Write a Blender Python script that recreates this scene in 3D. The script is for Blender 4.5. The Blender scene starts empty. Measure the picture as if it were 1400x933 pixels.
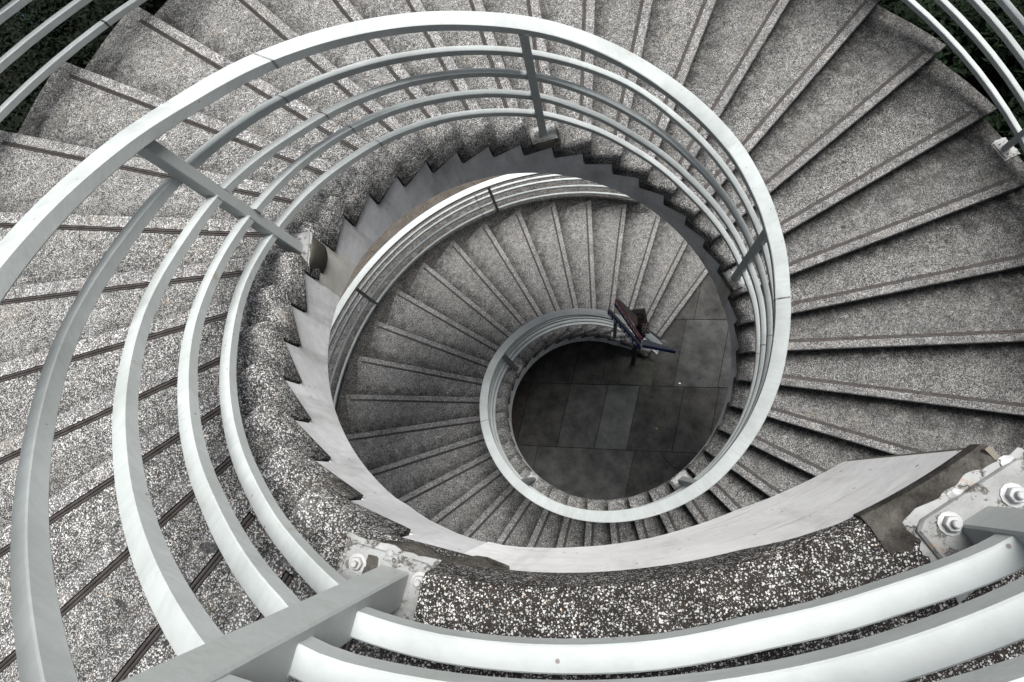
import bpy, bmesh, math, random
from mathutils import Vector, Matrix
R = math.radians
random.seed(7)
S = bpy.context.scene
COL = S.collection

# ---------------------------------------------------------------- camera
CAMX, CAMY, CAMZ = 0.14066, -1.20719, 10.77332
RX, RY, FPX = 0.246197, 0.168897, 779.343
cam = bpy.data.cameras.new('camera'); cam_o = bpy.data.objects.new('camera', cam); COL.objects.link(cam_o)
cam.sensor_width = 36; cam.lens = 36 * FPX / 1400; cam.clip_start = 0.02; cam.clip_end = 400
cam_o.matrix_world = Matrix.Translation((CAMX, CAMY, CAMZ)) @ Matrix.Rotation(RY, 4, 'Y') @ Matrix.Rotation(RX, 4, 'X')
S.camera = cam_o

# ---------------------------------------------------------------- light
SUN_EL, SUN_AZ = R(69), R(28)      # azimuth counted from +y (top of the picture) towards +x
w = bpy.data.worlds.new('World'); S.world = w; w.use_nodes = True
nt = w.node_tree; bg = nt.nodes['Background']; sky = nt.nodes.new('ShaderNodeTexSky')
sky.sky_type = 'NISHITA'; sky.sun_disc = False; sky.sun_elevation = SUN_EL; sky.sun_rotation = SUN_AZ
sky.air_density = 1.0; sky.dust_density = 4.0; sky.ozone_density = 1.0
hs = nt.nodes.new('ShaderNodeHueSaturation'); hs.inputs['Saturation'].default_value = 0.4
nt.links.new(sky.outputs[0], hs.inputs['Color'])
tc = nt.nodes.new('ShaderNodeTexCoord'); sp = nt.nodes.new('ShaderNodeSeparateXYZ'); nt.links.new(tc.outputs['Generated'], sp.inputs[0])
mr = nt.nodes.new('ShaderNodeMapRange'); nt.links.new(sp.outputs['Z'], mr.inputs[0])       # overcast sky: horizon dimmer than as the zenith
mr.inputs[1].default_value = 0; mr.inputs[2].default_value = 1; mr.inputs[3].default_value = .16; mr.inputs[4].default_value = 1.15
vm = nt.nodes.new('ShaderNodeVectorMath'); vm.operation = 'SCALE'; nt.links.new(hs.outputs[0], vm.inputs[0]); nt.links.new(mr.outputs[0], vm.inputs['Scale'])
nt.links.new(vm.outputs[0], bg.inputs['Color'])
bg.inputs['Strength'].default_value = 0.05
sun = bpy.data.lights.new('sun', 'SUN'); sun_o = bpy.data.objects.new('sun', sun); COL.objects.link(sun_o)
sun.energy = 2.3; sun.angle = R(34); sun.color = (1, .985, .965)
d = Vector((math.sin(SUN_AZ) * math.cos(SUN_EL), math.cos(SUN_AZ) * math.cos(SUN_EL), math.sin(SUN_EL)))
sun_o.rotation_euler = d.to_track_quat('Z', 'Y').to_euler(); sun_o.location = (0, 0, 30)
S.view_settings.view_transform = 'Standard'; S.view_settings.look = 'None'
S.view_settings.gamma = 1; S.view_settings.exposure = 1.6; S.view_settings.use_curve_mapping = False
S.render.engine = 'CYCLES'

# ---------------------------------------------------------------- helix
H = 0.16; TH1 = 0.9108; DA = 0.1680; EOFF = -0.0101
RI, RO = 1.40, 4.13
KTOP = 60
def th(k): return TH1 + DA * (k - 1)
def P(r, k, z): return Vector((r * math.cos(th(k)), r * math.sin(th(k)), z))
def lerp_tab(tab, x):
    if x <= tab[0][0]: return tab[0][1]
    for (a, b), (c, d_) in zip(tab, tab[1:]):
        if x <= c:
            t = (x - a) / (c - a); t = t * t * (3 - 2 * t) * .5 + t * .5
            return b + (d_ - b) * t
    return tab[-1][1]

# ---------------------------------------------------------------- materials
def newmat(name):
    m = bpy.data.materials.new(name); m.use_nodes = True
    n = m.node_tree.nodes; l = m.node_tree.links
    return m, n, l, n['Principled BSDF']
class NB:
    """tiny node helper"""
    def __init__(s, m): s.n = m.node_tree.nodes; s.l = m.node_tree.links
    def pos(s): return s.n.new('ShaderNodeNewGeometry').outputs['Position']
    def set(s, inp, v):
        if hasattr(v, 'is_output') or isinstance(v, bpy.types.NodeSocket): s.l.new(v, inp)
        else:
            if isinstance(v, tuple) and len(v) == 3 and inp.type == 'RGBA': v = (*v, 1)
            inp.default_value = v
    def math(s, op, a, b=0.0, clamp=False):
        x = s.n.new('ShaderNodeMath'); x.operation = op; x.use_clamp = clamp
        s.set(x.inputs[0], a); s.set(x.inputs[1], b); return x.outputs[0]
    def vmath(s, op, a, b):
        x = s.n.new('ShaderNodeVectorMath'); x.operation = op
        s.set(x.inputs[0], a); s.set(x.inputs[1], b); return x.outputs[0]
    def noise(s, vec, scale, detail=2, rough=.5, out='Fac'):
        x = s.n.new('ShaderNodeTexNoise'); s.set(x.inputs['Vector'], vec); x.inputs['Scale'].default_value = scale
        x.inputs['Detail'].default_value = detail; x.inputs['Roughness'].default_value = rough
        return x.outputs[out]
    def vor(s, vec, scale, rnd=1.0):
        x = s.n.new('ShaderNodeTexVoronoi'); s.set(x.inputs['Vector'], vec); x.inputs['Scale'].default_value = scale
        x.inputs['Randomness'].default_value = rnd; return x.outputs['Distance'], x.outputs['Color']
    def ramp(s, v, lo, hi, a=0.0, b=1.0):
        x = s.n.new('ShaderNodeMapRange'); s.set(x.inputs[0], v); x.inputs[1].default_value = lo; x.inputs[2].default_value = hi
        x.inputs[3].default_value = a; x.inputs[4].default_value = b; return x.outputs[0]
    def mix(s, f, a, b, mode='MIX'):
        x = s.n.new('ShaderNodeMix'); x.data_type = 'RGBA'; x.blend_type = mode
        s.set(x.inputs[0], f); s.set(x.inputs[6], a); s.set(x.inputs[7], b); return x.outputs[2]
    def sep(s, v):
        x = s.n.new('ShaderNodeSeparateXYZ'); s.l.new(v, x.inputs[0]); return x.outputs
    def comb(s, a, b, c):
        x = s.n.new('ShaderNodeCombineXYZ'); s.set(x.inputs[0], a); s.set(x.inputs[1], b); s.set(x.inputs[2], c); return x.outputs[0]
    def bump(s, h, bsdf, strength, dist):
        x = s.n.new('ShaderNodeBump'); x.inputs['Strength'].default_value = strength; x.inputs['Distance'].default_value = dist
        s.l.new(h, x.inputs['Height']); s.l.new(x.outputs[0], bsdf.inputs['Normal'])

def aggregate(name, matrix, stones, scale=95, dens=.55, worn_and_shaded=True, size=.42, inner_dark=True, edge_amt=.30, tread=False):
    m, n, l, b = newmat(name); q = NB(m); p = q.pos()
    wob = q.vmath('SCALE', q.noise(p, scale * .9, 1, .5, 'Color'), (0, 0, 0)); wob.node.inputs['Scale'].default_value = 0.95 / scale
    pp = q.vmath('ADD', p, wob)
    d1, c1 = q.vor(pp, scale); r1 = q.sep(c1)
    d2, c2 = q.vor(q.vmath('ADD', pp, (3.3, 1.7, .4)), scale * 1.9); r2 = q.sep(c2)
    big = q.noise(p, 2.3, 5, .6); mid = q.noise(p, 9, 3, .6)
    # density varies over the surface
    dm = q.ramp(big, .3, .7, -.10, .12)
    thr = q.math('SUBTRACT', 1 - dens, dm)
    if inner_dark:
        xyz = q.sep(p); rr = q.math('SQRT', q.math('ADD', q.math('MULTIPLY', xyz[0], xyz[0]), q.math('MULTIPLY', xyz[1], xyz[1])))
        rr = q.math('ADD', rr, q.ramp(mid, .3, .7, -.14, .14))
        edge = q.ramp(rr, 1.46, 1.80, edge_amt, 0)                 # seldom walked on: grimier binder, fewer exposed chips
        thr = q.math('ADD', thr, q.math('MULTIPLY', edge, .12))
        walk = q.math('MULTIPLY', q.ramp(rr, 1.9, 2.5), q.ramp(rr, 3.5, 3.95, 1, 0)); thr = q.math('SUBTRACT', thr, q.math('MULTIPLY', walk, .08))
    rad = q.ramp(r1[1], 0, 1, size * .6, size)
    inside = q.ramp(q.math('SUBTRACT', rad, d1), 0, .10)
    on = q.ramp(q.math('SUBTRACT', r1[0], thr), 0, .02)
    mask1 = q.math('MULTIPLY', inside, on)
    on2 = q.ramp(q.math('SUBTRACT', r2[0], q.math('ADD', thr, .14)), 0, .02)
    mask2 = q.math('MULTIPLY', q.ramp(q.math('SUBTRACT', .40, d2), 0, .1), on2)
    mask = q.math('MAXIMUM', mask1, mask2)
    stone = q.mix(r1[2], stones[0], stones[1])
    stone = q.mix(q.ramp(r1[1], .98, .985), stone, stones[2])
    base = q.mix(q.ramp(mid, .3, .7), matrix[0], matrix[1])
    if inner_dark: base = q.mix(q.math('MULTIPLY', edge, .85), base, matrix[2])
    col = q.mix(mask, base, stone)
    fine = q.noise(p, 38, 3, .65); col = q.mix(q.ramp(fine, .35, .7, 0, .35), col, q.mix(.5, col, (.02, .02, .02)))
    if worn_and_shaded:
        tan = q.ramp(q.noise(q.vmath('ADD', p, (9, 2, 5)), 3.1, 6, .72),    .58, .70, 0, .45)
        col = q.mix(tan, col, (.27, .235, .195))
        dk = q.ramp(q.noise(q.vmath('ADD', p, (1, 12, 5)), 1.6, 5, .65), .56, .76, 0, .35)
        col = q.mix(dk, col, (.08, .075, .07))
        ve = n.new('ShaderNodeTexVoronoi'); ve.feature = 'DISTANCE_TO_EDGE'; ve.inputs['Scale'].default_value = 1.5
        wv = q.vmath('SCALE', q.noise(p, 6, 4, .7, 'Color'), (0, 0, 0)); wv.node.inputs['Scale'].default_value = .35; l.new(q.vmath('ADD', p, wv), ve.inputs['Vector'])
        ck = q.math('MULTIPLY', q.ramp(ve.outputs['Distance'], .0, .006, .8, 0), q.ramp(q.noise(q.vmath('ADD', p, (3, 3, 3)), .9, 2, .5), .52, .60))
        col = q.mix(ck, col, (.05, .045, .04))
        spot = q.ramp(q.noise(q.vmath('ADD', p, (4, 7, 1)), 14, 1, .5), .76, .78, 0, .8)
        col = q.mix(spot, col, (.04, .04, .04))
    if worn_and_shaded and inner_dark:
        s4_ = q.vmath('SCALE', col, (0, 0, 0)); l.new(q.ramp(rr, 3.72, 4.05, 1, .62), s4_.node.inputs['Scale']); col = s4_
    cl = q.ramp(q.noise(q.vmath('ADD', p, (2, 9, 4)), 42, 3, .7), .38, .62, .68, 1.25); cl2 = q.ramp(q.noise(q.vmath('ADD', p, (5, 9, 1)), 11, 4, .65), .35, .65, .8, 1.15)
    sc_ = q.vmath('SCALE', col, (0, 0, 0)); l.new(q.math('MULTIPLY', cl, cl2), sc_.node.inputs['Scale']); col = sc_
    if tread:  # feet wear the front pale; grime and painted crease shade darken the back
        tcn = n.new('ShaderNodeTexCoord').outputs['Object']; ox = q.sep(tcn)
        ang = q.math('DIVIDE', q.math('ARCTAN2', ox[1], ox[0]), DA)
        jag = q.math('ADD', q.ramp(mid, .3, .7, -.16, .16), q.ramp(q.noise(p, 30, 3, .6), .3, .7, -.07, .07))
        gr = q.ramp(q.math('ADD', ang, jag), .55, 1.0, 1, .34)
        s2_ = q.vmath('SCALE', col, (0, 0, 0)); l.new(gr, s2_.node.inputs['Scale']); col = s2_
    if worn_and_shaded:   # shade on the right-hand side painted into the colour, plus random grime patches
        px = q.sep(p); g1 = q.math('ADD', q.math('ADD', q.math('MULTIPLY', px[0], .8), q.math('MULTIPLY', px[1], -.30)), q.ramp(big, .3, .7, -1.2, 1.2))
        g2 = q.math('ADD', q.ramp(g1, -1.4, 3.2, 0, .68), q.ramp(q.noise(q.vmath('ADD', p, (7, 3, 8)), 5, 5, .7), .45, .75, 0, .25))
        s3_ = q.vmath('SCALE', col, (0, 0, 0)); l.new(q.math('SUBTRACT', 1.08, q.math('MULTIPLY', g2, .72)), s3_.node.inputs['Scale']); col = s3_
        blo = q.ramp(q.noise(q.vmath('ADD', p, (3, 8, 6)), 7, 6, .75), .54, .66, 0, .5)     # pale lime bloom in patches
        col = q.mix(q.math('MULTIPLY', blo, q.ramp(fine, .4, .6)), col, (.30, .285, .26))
    l.new(col, b.inputs['Base Color']); b.inputs['Roughness'].default_value = .88
    b.inputs['Specular IOR Level'].default_value = .12
    q.bump(mask, b, .8, .003)
    return m

def concrete(name, c1, c2, stain, streak=.5, scale=1.0, bump=.3, rough=.8, pits=True, paint=None):
    m, n, l, b = newmat(name); q = NB(m); p = q.pos()
    a = q.noise(p, 2.2 * scale, 6, .62); f = q.noise(p, 24 * scale, 4, .6)
    col = q.mix(q.ramp(a, .3, .7), c1, c2)
    # stains run down: stretch noise along z
    sx = q.sep(p); v = q.comb(q.math('MULTIPLY', sx[0], 7), q.math('MULTIPLY', sx[1], 7), q.math('MULTIPLY', sx[2], .9))
    st = q.ramp(q.noise(v, scale, 5, .65), .52, .78, 0, streak)
    col = q.mix(st, col, stain)
    col = q.mix(q.ramp(f, .35, .75, 0, .22), col, tuple(x * .5 for x in c1))
    if pits:
        d1, cc = q.vor(p, 26 * scale); s = q.sep(cc)
        pit = q.math('MULTIPLY', q.ramp(q.math('SUBTRACT', .13, d1), 0, .03), q.ramp(s[0], .80, .81))
        col = q.mix(pit, col, tuple(x * .25 for x in c1))
    if paint:   # scuffed horizontal scratches
        v2 = q.comb(q.math('MULTIPLY', sx[0], 3), q.math('MULTIPLY', sx[1], 3), q.math('MULTIPLY', sx[2], 30))
        sc = q.math('MULTIPLY', q.ramp(q.noise(v2, 1.0, 7, .72), .55, .68, 0, .55), q.ramp(q.noise(p, 2.6, 3, .6), .42, .6))
        col = q.mix(sc, col, paint)
    l.new(col, b.inputs['Base Color']); b.inputs['Roughness'].default_value = rough
    b.inputs['Specular IOR Level'].default_value = .12
    q.bump(q.math('ADD', q.math('MULTIPLY', a, .6), f), b, bump, .006)
    return m

def painted(name, col, dirt, amount=.35, rough=.45, rust=True):
    m, n, l, b = newmat(name); q = NB(m); p = q.pos()
    a = q.noise(p, 3.5, 5, .6); f = q.noise(p, 60, 4, .6); g = q.noise(p, 16, 3, .6)
    c = q.mix(q.ramp(a, .35, .7, 0, amount), col, dirt)
    c = q.mix(q.ramp(f, .62, .72, 0, .25), c, dirt)
    sx = q.sep(p); br = q.noise(q.comb(q.math('MULTIPLY', sx[0], 9), q.math('MULTIPLY', sx[1], 9), q.math('MULTIPLY', sx[2], 70)), 1, 5, .65)
    c = q.mix(q.ramp(br, .45, .75, 0, .45), c, dirt)
    c = q.mix(q.ramp(q.noise(q.vmath('ADD', p, (6, 6, 6)), 1.3, 5, .7), .5, .72, 0, .35), c, tuple(x * .75 for x in dirt))
    d1, cc = q.vor(p, 22); s = q.sep(cc)
    chip = q.math('MULTIPLY', q.ramp(q.math('SUBTRACT', .10, d1), 0, .03), q.ramp(s[0], .74, .75))
    c = q.mix(q.math('MULTIPLY', chip, .8), c, (.12, .09, .08))
    if rust:
        rs = q.ramp(q.noise(q.vmath('ADD', p, (5, 5, 5)), 9, 5, .7), .64, .74, 0, .6)
        c = q.mix(rs, c, (.30, .22, .16))
    l.new(c, b.inputs['Base Color'])
    l.new(q.ramp(g, .3, .7, rough - .08, rough + .15), b.inputs['Roughness'])
    q.bump(q.math('ADD', q.math('MULTIPLY', g, 1.0), q.math('MULTIPLY', f, .35)), b, .35, .004)
    return m

def peeling(name):
    m, n, l, b = newmat(name); q = NB(m); p = q.pos()
    a = q.noise(p, 26, 6, .68); f = q.noise(q.vmath('ADD', p, (2, 2, 2)), 9, 5, .6); g = q.noise(p, 90, 3, .6)
    c = q.mix(q.ramp(f, .35, .65), (.25, .258, .256), (.14, .143, .138))
    c = q.mix(q.ramp(a, .56, .58, 0, .85), c, (.12, .115, .105))
    c = q.mix(q.ramp(a, .555, .565, 0, 1), c, q.mix(q.ramp(a, .565, .58), (.04, .035, .03), (.13, .125, .115)))
    c = q.mix(q.ramp(q.noise(q.vmath('ADD', p, (8, 1, 2)), 14, 5, .7), .62, .70, 0, .7), c, (.20, .12, .07))
    l.new(c, b.inputs['Base Color']); b.inputs['Roughness'].default_value = .6
    q.bump(q.math('ADD', q.ramp(a, .63, .59, 0, 1), q.math('MULTIPLY', g, .4)), b, .9, .004)
    return m
def plain(name, col, rough=.6, metal=0, var=.3, sc=20):
    m, n, l, b = newmat(name); q = NB(m); p = q.pos()
    f = q.noise(p, sc, 4, .6)
    l.new(q.mix(q.ramp(f, .3, .7), tuple(x * (1 - var) for x in col), tuple(min(1, x * (1 + var)) for x in col)), b.inputs['Base Color'])
    b.inputs['Roughness'].default_value = rough; b.inputs['Metallic'].default_value = metal; b.inputs['Specular IOR Level'].default_value = .15
    q.bump(f, b, .2, .003)
    return m

M = {}
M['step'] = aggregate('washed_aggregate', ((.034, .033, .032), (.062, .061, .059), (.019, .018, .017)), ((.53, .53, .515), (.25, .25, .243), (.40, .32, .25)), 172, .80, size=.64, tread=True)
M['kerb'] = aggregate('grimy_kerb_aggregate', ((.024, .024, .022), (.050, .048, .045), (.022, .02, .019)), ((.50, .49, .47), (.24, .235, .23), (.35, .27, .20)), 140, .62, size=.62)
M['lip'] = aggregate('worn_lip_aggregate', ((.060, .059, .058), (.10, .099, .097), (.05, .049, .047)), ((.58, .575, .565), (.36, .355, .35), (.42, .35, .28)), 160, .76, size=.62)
M['landing'] = aggregate('dark_washed_aggregate', ((.018, .016, .014), (.034, .030, .027), (.018, .016, .014)), ((.50, .50, .49), (.20, .195, .188), (.50, .40, .33)), 200, .62, worn_and_shaded=False, size=.58)
M['stringer'] = concrete('stringer_concrete', (.38, .385, .39), (.64, .645, .65), (.17, .16, .145), .7)
M['fascia'] = concrete('whitewashed_fascia', (.66, .655, .65), (.86, .855, .85), (.30, .29, .28), .65, paint=(.30, .27, .25))
M['cement'] = concrete('chipped_dark_cement', (.010, .009, .008), (.10, .094, .084), (.012, .010, .009), .8, 6, 1.0)
M['pad'] = concrete('weathered_pad_concrete', (.094, .086, .072), (.173, .162, .137), (.16, .10, .06), .7, 2)
M['pad_dark'] = concrete('mossy_pad_concrete', (.05, .048, .04), (.10, .095, .08), (.04, .03, .02), .6, 2)
M['groove'] = plain('groove_dirt', (.012, .010, .009), .95)
M['stain'] = concrete('stained_plaster', (.34, .335, .30), (.50, .495, .455), (.17, .13, .09), .7, 1)
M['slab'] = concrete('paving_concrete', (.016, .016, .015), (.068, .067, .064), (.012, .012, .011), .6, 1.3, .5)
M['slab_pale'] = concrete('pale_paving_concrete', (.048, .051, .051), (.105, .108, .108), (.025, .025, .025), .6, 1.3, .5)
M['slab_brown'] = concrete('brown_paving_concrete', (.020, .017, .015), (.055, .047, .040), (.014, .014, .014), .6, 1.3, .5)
M['slab_patch'] = concrete('greenish_patch_mortar', (.040, .042, .035), (.072, .074, .063), (.03, .03, .026), .5, 3, .5)
M['joint'] = plain('slab_joint_dirt', (.014, .014, .013), .95)
M['soil'] = concrete('brown_soil', (.050, .045, .039), (.094, .083, .072), (.05, .045, .04), .3, 2.2, .9)
M['paint'] = painted('white_rail_paint', (.42, .45, .445), (.28, .30, .29), .6)
M['paint_old'] = peeling('thick_peeling_paint')
M['post'] = painted('grey_rail_paint', (.34, .365, .36), (.31, .325, .31), .5, .5)
M['post_dark'] = painted('dark_post_paint', (.16, .17, .16), (.10, .10, .10), .5, .5)
M['strip'] = plain('brown_nosing_metal', (.060, .054, .051), .55, .3)
M['bolt'] = painted('painted_bolt', (.32, .33, .335), (.27, .26, .25), .5)
M['black'] = plain('black_metal', (.02, .02, .022), .5, .4)
M['blue'] = plain('blue_sign_paint', (.018, .035, .11), .6, 0, .4, 60)
M['red'] = plain('red_sign_paint', (.28, .12, .125), .6, 0, .4, 60)
M['signtop'] = plain('weathered_board_edge', (.15, .13, .115), .7, 0, .2, 30)
M['grey'] = plain('grey_board', (.17, .185, .21), .6, 0, .2, 30)
M['cream'] = plain('cream_notice', (.62, .58, .50), .6, 0, .1, 30)
M['inkwhite'] = plain('white_lettering', (.72, .72, .72), .6, 0, .05)
M['inkblack'] = plain('black_lettering', (.05, .045, .045), .6, 0, .05)
M['teal'] = plain('teal_pipe_paint', (.10, .20, .20), .5)
M['litter'] = plain('white_litter', (.8, .8, .8), .6, 0, .05)
M['bark'] = plain('dark_bark', (.07, .05, .04), .9)
def leafmat(name, a, bcol):
    m, n, l, b = newmat(name); q = NB(m)
    f = q.noise(q.pos(), 5, 3, .6)
    l.new(q.mix(q.ramp(f, .35, .65), a, bcol), b.inputs['Base Color']); b.inputs['Roughness'].default_value = .8; b.inputs['Specular IOR Level'].default_value = .06
    return m
M['leaf'] = leafmat('dark_leaf', (.003, .006, .003), (.008, .015, .007))
M['leaf2'] = leafmat('deep_leaf', (.003, .005, .003), (.009, .014, .008))
M['earth'] = plain('dark_earth', (.010, .009, .007), .95, 0, .4, 4)

# ---------------------------------------------------------------- object helpers
def tag(o, label=None, cat=None, group=None, kind=None):
    if label: o['label'] = label
    if cat: o['category'] = cat
    if group: o['group'] = group
    if kind: o['kind'] = kind
    return o
def link(name, me, mat, parent=None):
    o = bpy.data.objects.new(name, me); COL.objects.link(o)
    if mat is not None and not me.materials: me.materials.append(mat)
    if parent is not None: o.parent = parent
    return o
def empty(name, loc=(0, 0, 0)):
    o = bpy.data.objects.new(name, None); COL.objects.link(o); o.location = loc; o.empty_display_size = .2
    bpy.context.view_layer.update() if False else None
    return o
def mesh(name, vs, fs, smooth=False):
    me = bpy.data.meshes.new(name); me.from_pydata([tuple(v) for v in vs], [], fs); me.update()
    bm = bmesh.new(); bm.from_mesh(me); bmesh.ops.recalc_face_normals(bm, faces=bm.faces); bm.to_mesh(me); bm.free()
    if smooth:
        for p_ in me.polygons: p_.use_smooth = True
        try: me.set_sharp_from_angle(angle=R(35))
        except Exception: pass
    return me
def rel(parent, vs):
    """world points to the parent's frame (parents here are never rotated)"""
    o = Vector((0, 0, 0)); q_ = parent
    while q_ is not None: o = o + q_.location; q_ = q_.parent
    return [(v[0] - o.x, v[1] - o.y, v[2] - o.z) for v in vs]
def loft(rings, close=True, cap=True):
    """rings of equal vertex count -> verts, faces"""
    n = len(rings[0]); vs = [v for r_ in rings for v in r_]; fs = []
    for i in range(len(rings) - 1):
        for j in range(n if close else n - 1):
            a = i * n + j; b = i * n + (j + 1) % n
            fs.append((a, b, b + n, a + n))
    if cap:
        fs.append(tuple(range(n))[::-1]); fs.append(tuple((len(rings) - 1) * n + j for j in range(n)))
    return vs, fs
def boxpts(c, ax, ay, az):
    """8 corners from centre and half-axis vectors, chamfered later by bevel()"""
    return [c + sx * ax + sy * ay + sz * az for sz in (-1, 1) for sx, sy in ((-1, -1), (1, -1), (1, 1), (-1, 1))]
BF = [(0, 3, 2, 1), (4, 5, 6, 7), (0, 1, 5, 4), (1, 2, 6, 5), (2, 3, 7, 6), (3, 0, 4, 7)]
def add(name, vs, fs, mat, parent, bevel=0, seg=2, smooth=False):
    me = mesh(name, rel(parent, vs) if parent is not None else vs, fs)
    if bevel:
        bm = bmesh.new(); bm.from_mesh(me)
        bmesh.ops.bevel(bm, geom=list(bm.edges), offset=bevel, segments=seg, affect='EDGES', profile=.5)
        bm.to_mesh(me); bm.free(); smooth = True
    if smooth:
        for p_ in me.polygons: p_.use_smooth = True
        me.set_sharp_from_angle(angle=R(40))
    return link(name, me, mat, parent)
def frame(k):
    t = th(k); return Vector((math.cos(t), math.sin(t), 0)), Vector((-math.sin(t), math.cos(t), 0)), Vector((0, 0, 1))

# ================================================================= STAIRCASE
stair = empty('spiral_staircase')
tag(stair, 'grey spiral staircase of washed aggregate steps winding down round an open well', 'staircase')

def make_step_mesh():
    U = .0
    cols = [(1.391, .068, .35), (1.395, .044, .35), (1.403, .021, .35), (1.4155, .006, .35), (1.433, 0, .35), (1.60, 0, .35), (1.601, 0, 1), (3.949, 0, 1), (3.95, 0, .35), (4.118, 0, .35), (RO, .008, .35)]
    rings = []
    for r, dz, g in cols:
        g_ = .009 if g == 1 else 0.0
        def pt(s, dd, z):
            if z > -.012: z -= dz
            elif z > -.048: z = min(z, -dz * 1.02 - .002) if dz else z
            z = max(z, -.092) if -.093 < z < -.06 else z
            # (r along the nosing line, EOFF sideways), rotated by s steps, pushed dd metres uphill
            a = s * DA; x, y = r, EOFF + dd
            return (x * math.cos(a) - y * math.sin(a), x * math.sin(a) + y * math.cos(a), z)
        rings.append([pt(0, .022, -H + .002), pt(0, 0, -.045), pt(0, 0, -.007), pt(0, .006, 0), pt(0, .0725, 0), pt(0, .0727, -g_), pt(0, .1028, -g_), pt(0, .103, 0),
                      pt(.5, 0, 0), pt(1, .026, 0), pt(1.27, 0, 0), pt(1.27, 0, -.0955), pt(.27, 0, -.0955), pt(.27, 0, -H + .002)])
    vs, fs = loft(rings)
    return vs, fs
vs, fs = make_step_mesh()
step_me = mesh('step', vs, fs)
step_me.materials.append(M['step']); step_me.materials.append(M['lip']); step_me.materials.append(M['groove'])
for p_ in step_me.polygons:
    c_ = p_.center
    if c_.z > -.01 and c_.y < .068 + EOFF and 1.44 < c_.x < 3.96 and p_.normal.z > .3: p_.material_index = 1
    if 1.6 < c_.x < 3.96 and -.012 < c_.z < -.003 and .07 < c_.y - EOFF < .105: p_.material_index = 2
# two ribbed metal strips let into each step behind the lip
sv, sf = [], []
for (a, b) in ((.0757, .0868), (.0896, .1003)):
    prof = [(a, -.0085), (a, -.002), (a + .003, .001), (b - .003, .001), (b, -.002), (b, -.0085)]
    vv, ff = loft([[(r, EOFF + y, z) for y, z in prof] for r in (1.605, 2.2, 2.8, 3.4, 3.945)])
    o = len(sv); sv += vv; sf += [tuple(i + o for i in f) for f in ff]
strip_me = mesh('nosing_strip', sv, sf)
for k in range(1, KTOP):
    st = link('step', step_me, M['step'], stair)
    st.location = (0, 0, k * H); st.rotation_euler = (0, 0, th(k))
    link('nosing_strip', strip_me, M['strip'], st)

# concrete core carrying the steps
def zbot(k):
    return max(-.02, k * H - .57)
FB = [(58.3, 8.74), (59.2, 8.88), (59.7, 8.95), (60.3, 8.985), (60.7, 8.93), (61.25, 8.86), (61.95, 8.80), (62.7, 8.73), (63.35, 8.71), (64.05, 8.83), (64.4, 8.90), (64.72, 8.95)]
rings = []
kk = [1.27]
for k in range(1, KTOP):
    zt = k * H - .0975
    a, b = k + .2702, k + 1.2698
    n = 4
    for i in range(n + 1):
        kx = a + (b - a) * i / n
        zb = zbot(kx) if kx < 58.3 else lerp_tab(FB, kx)
        if kx < 4: zb = -.02
        ri, ro = 1.4025, 4.10
        rings.append([P(ri, kx, zt), P(ri, kx, zb), P(2.1, kx, zb), P(ro, kx, zb), P(ro, kx, zt), P(2.1, kx, zt)])
vs, fs = loft(rings)
add('stringer', vs, fs, M['stringer'], stair, smooth=True)

# landing: beam + topping
LK0, LK1 = 61.2702, 64.70
TOPZ = KTOP * H
rings = []
n = 22
for i in range(n + 1):
    kx = 60.272 + (LK1 - .012 - 60.272) * i / n
    rings.append([P(1.4035, kx, TOPZ - .098), P(1.4035, kx, lerp_tab(FB, kx)), P(2.2, kx, lerp_tab(FB, kx)), P(4.1, kx, lerp_tab(FB, kx)), P(4.1, kx, TOPZ - .098)])
vs, fs = loft(rings)
add('landing_beam', vs, fs, M['fascia'], stair, smooth=True)
# pale render over the inner face beneath the last steps too (same whitewash, 4 mm thick)
ST = [(60.18, 9.40), (60.66, 9.43), (61.8, 9.43), (62.7, 9.455), (63.2, 9.53), (63.5, 9.555), (64.72, 9.555)]
rings = []
for i in range(n + 1):
    kx = 60.0 + (LK1 - .02 - 60.0) * i / n
    zt = lerp_tab(ST, kx); zb = lerp_tab(FB, kx) - .002
    if kx < 60.27: zt = min(zt, 59 * H - .10)
    rings.append([P(1.4035, kx, zb), P(1.3985, kx, zb + .004), P(1.3985, kx, zt - .004), P(1.4035, kx, zt)])
vs, fs = loft(rings)
add('fascia_render', vs, fs, M['fascia'], stair, smooth=True)
rings = []
n = 34
for i in range(n + 1):
    kx = 60.0 + (LK1 - 60.0) * i / n
    zs = lerp_tab(ST, kx) - .006
    rings.append([P(1.425, kx, zs), P(1.3975, kx, zs), P(1.3965, kx, min(TOPZ - .04, zs + .05)), P(1.402, kx, TOPZ - .018), P(1.414, kx, TOPZ - .006), P(1.435, kx, TOPZ),
                  P(4.13, kx, TOPZ), P(4.13, kx, TOPZ - .0975), P(1.425, kx, TOPZ - .0975)])
vs, fs = loft(rings)
add('landing_floor', vs, fs, M['landing'], stair, smooth=True)
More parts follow.
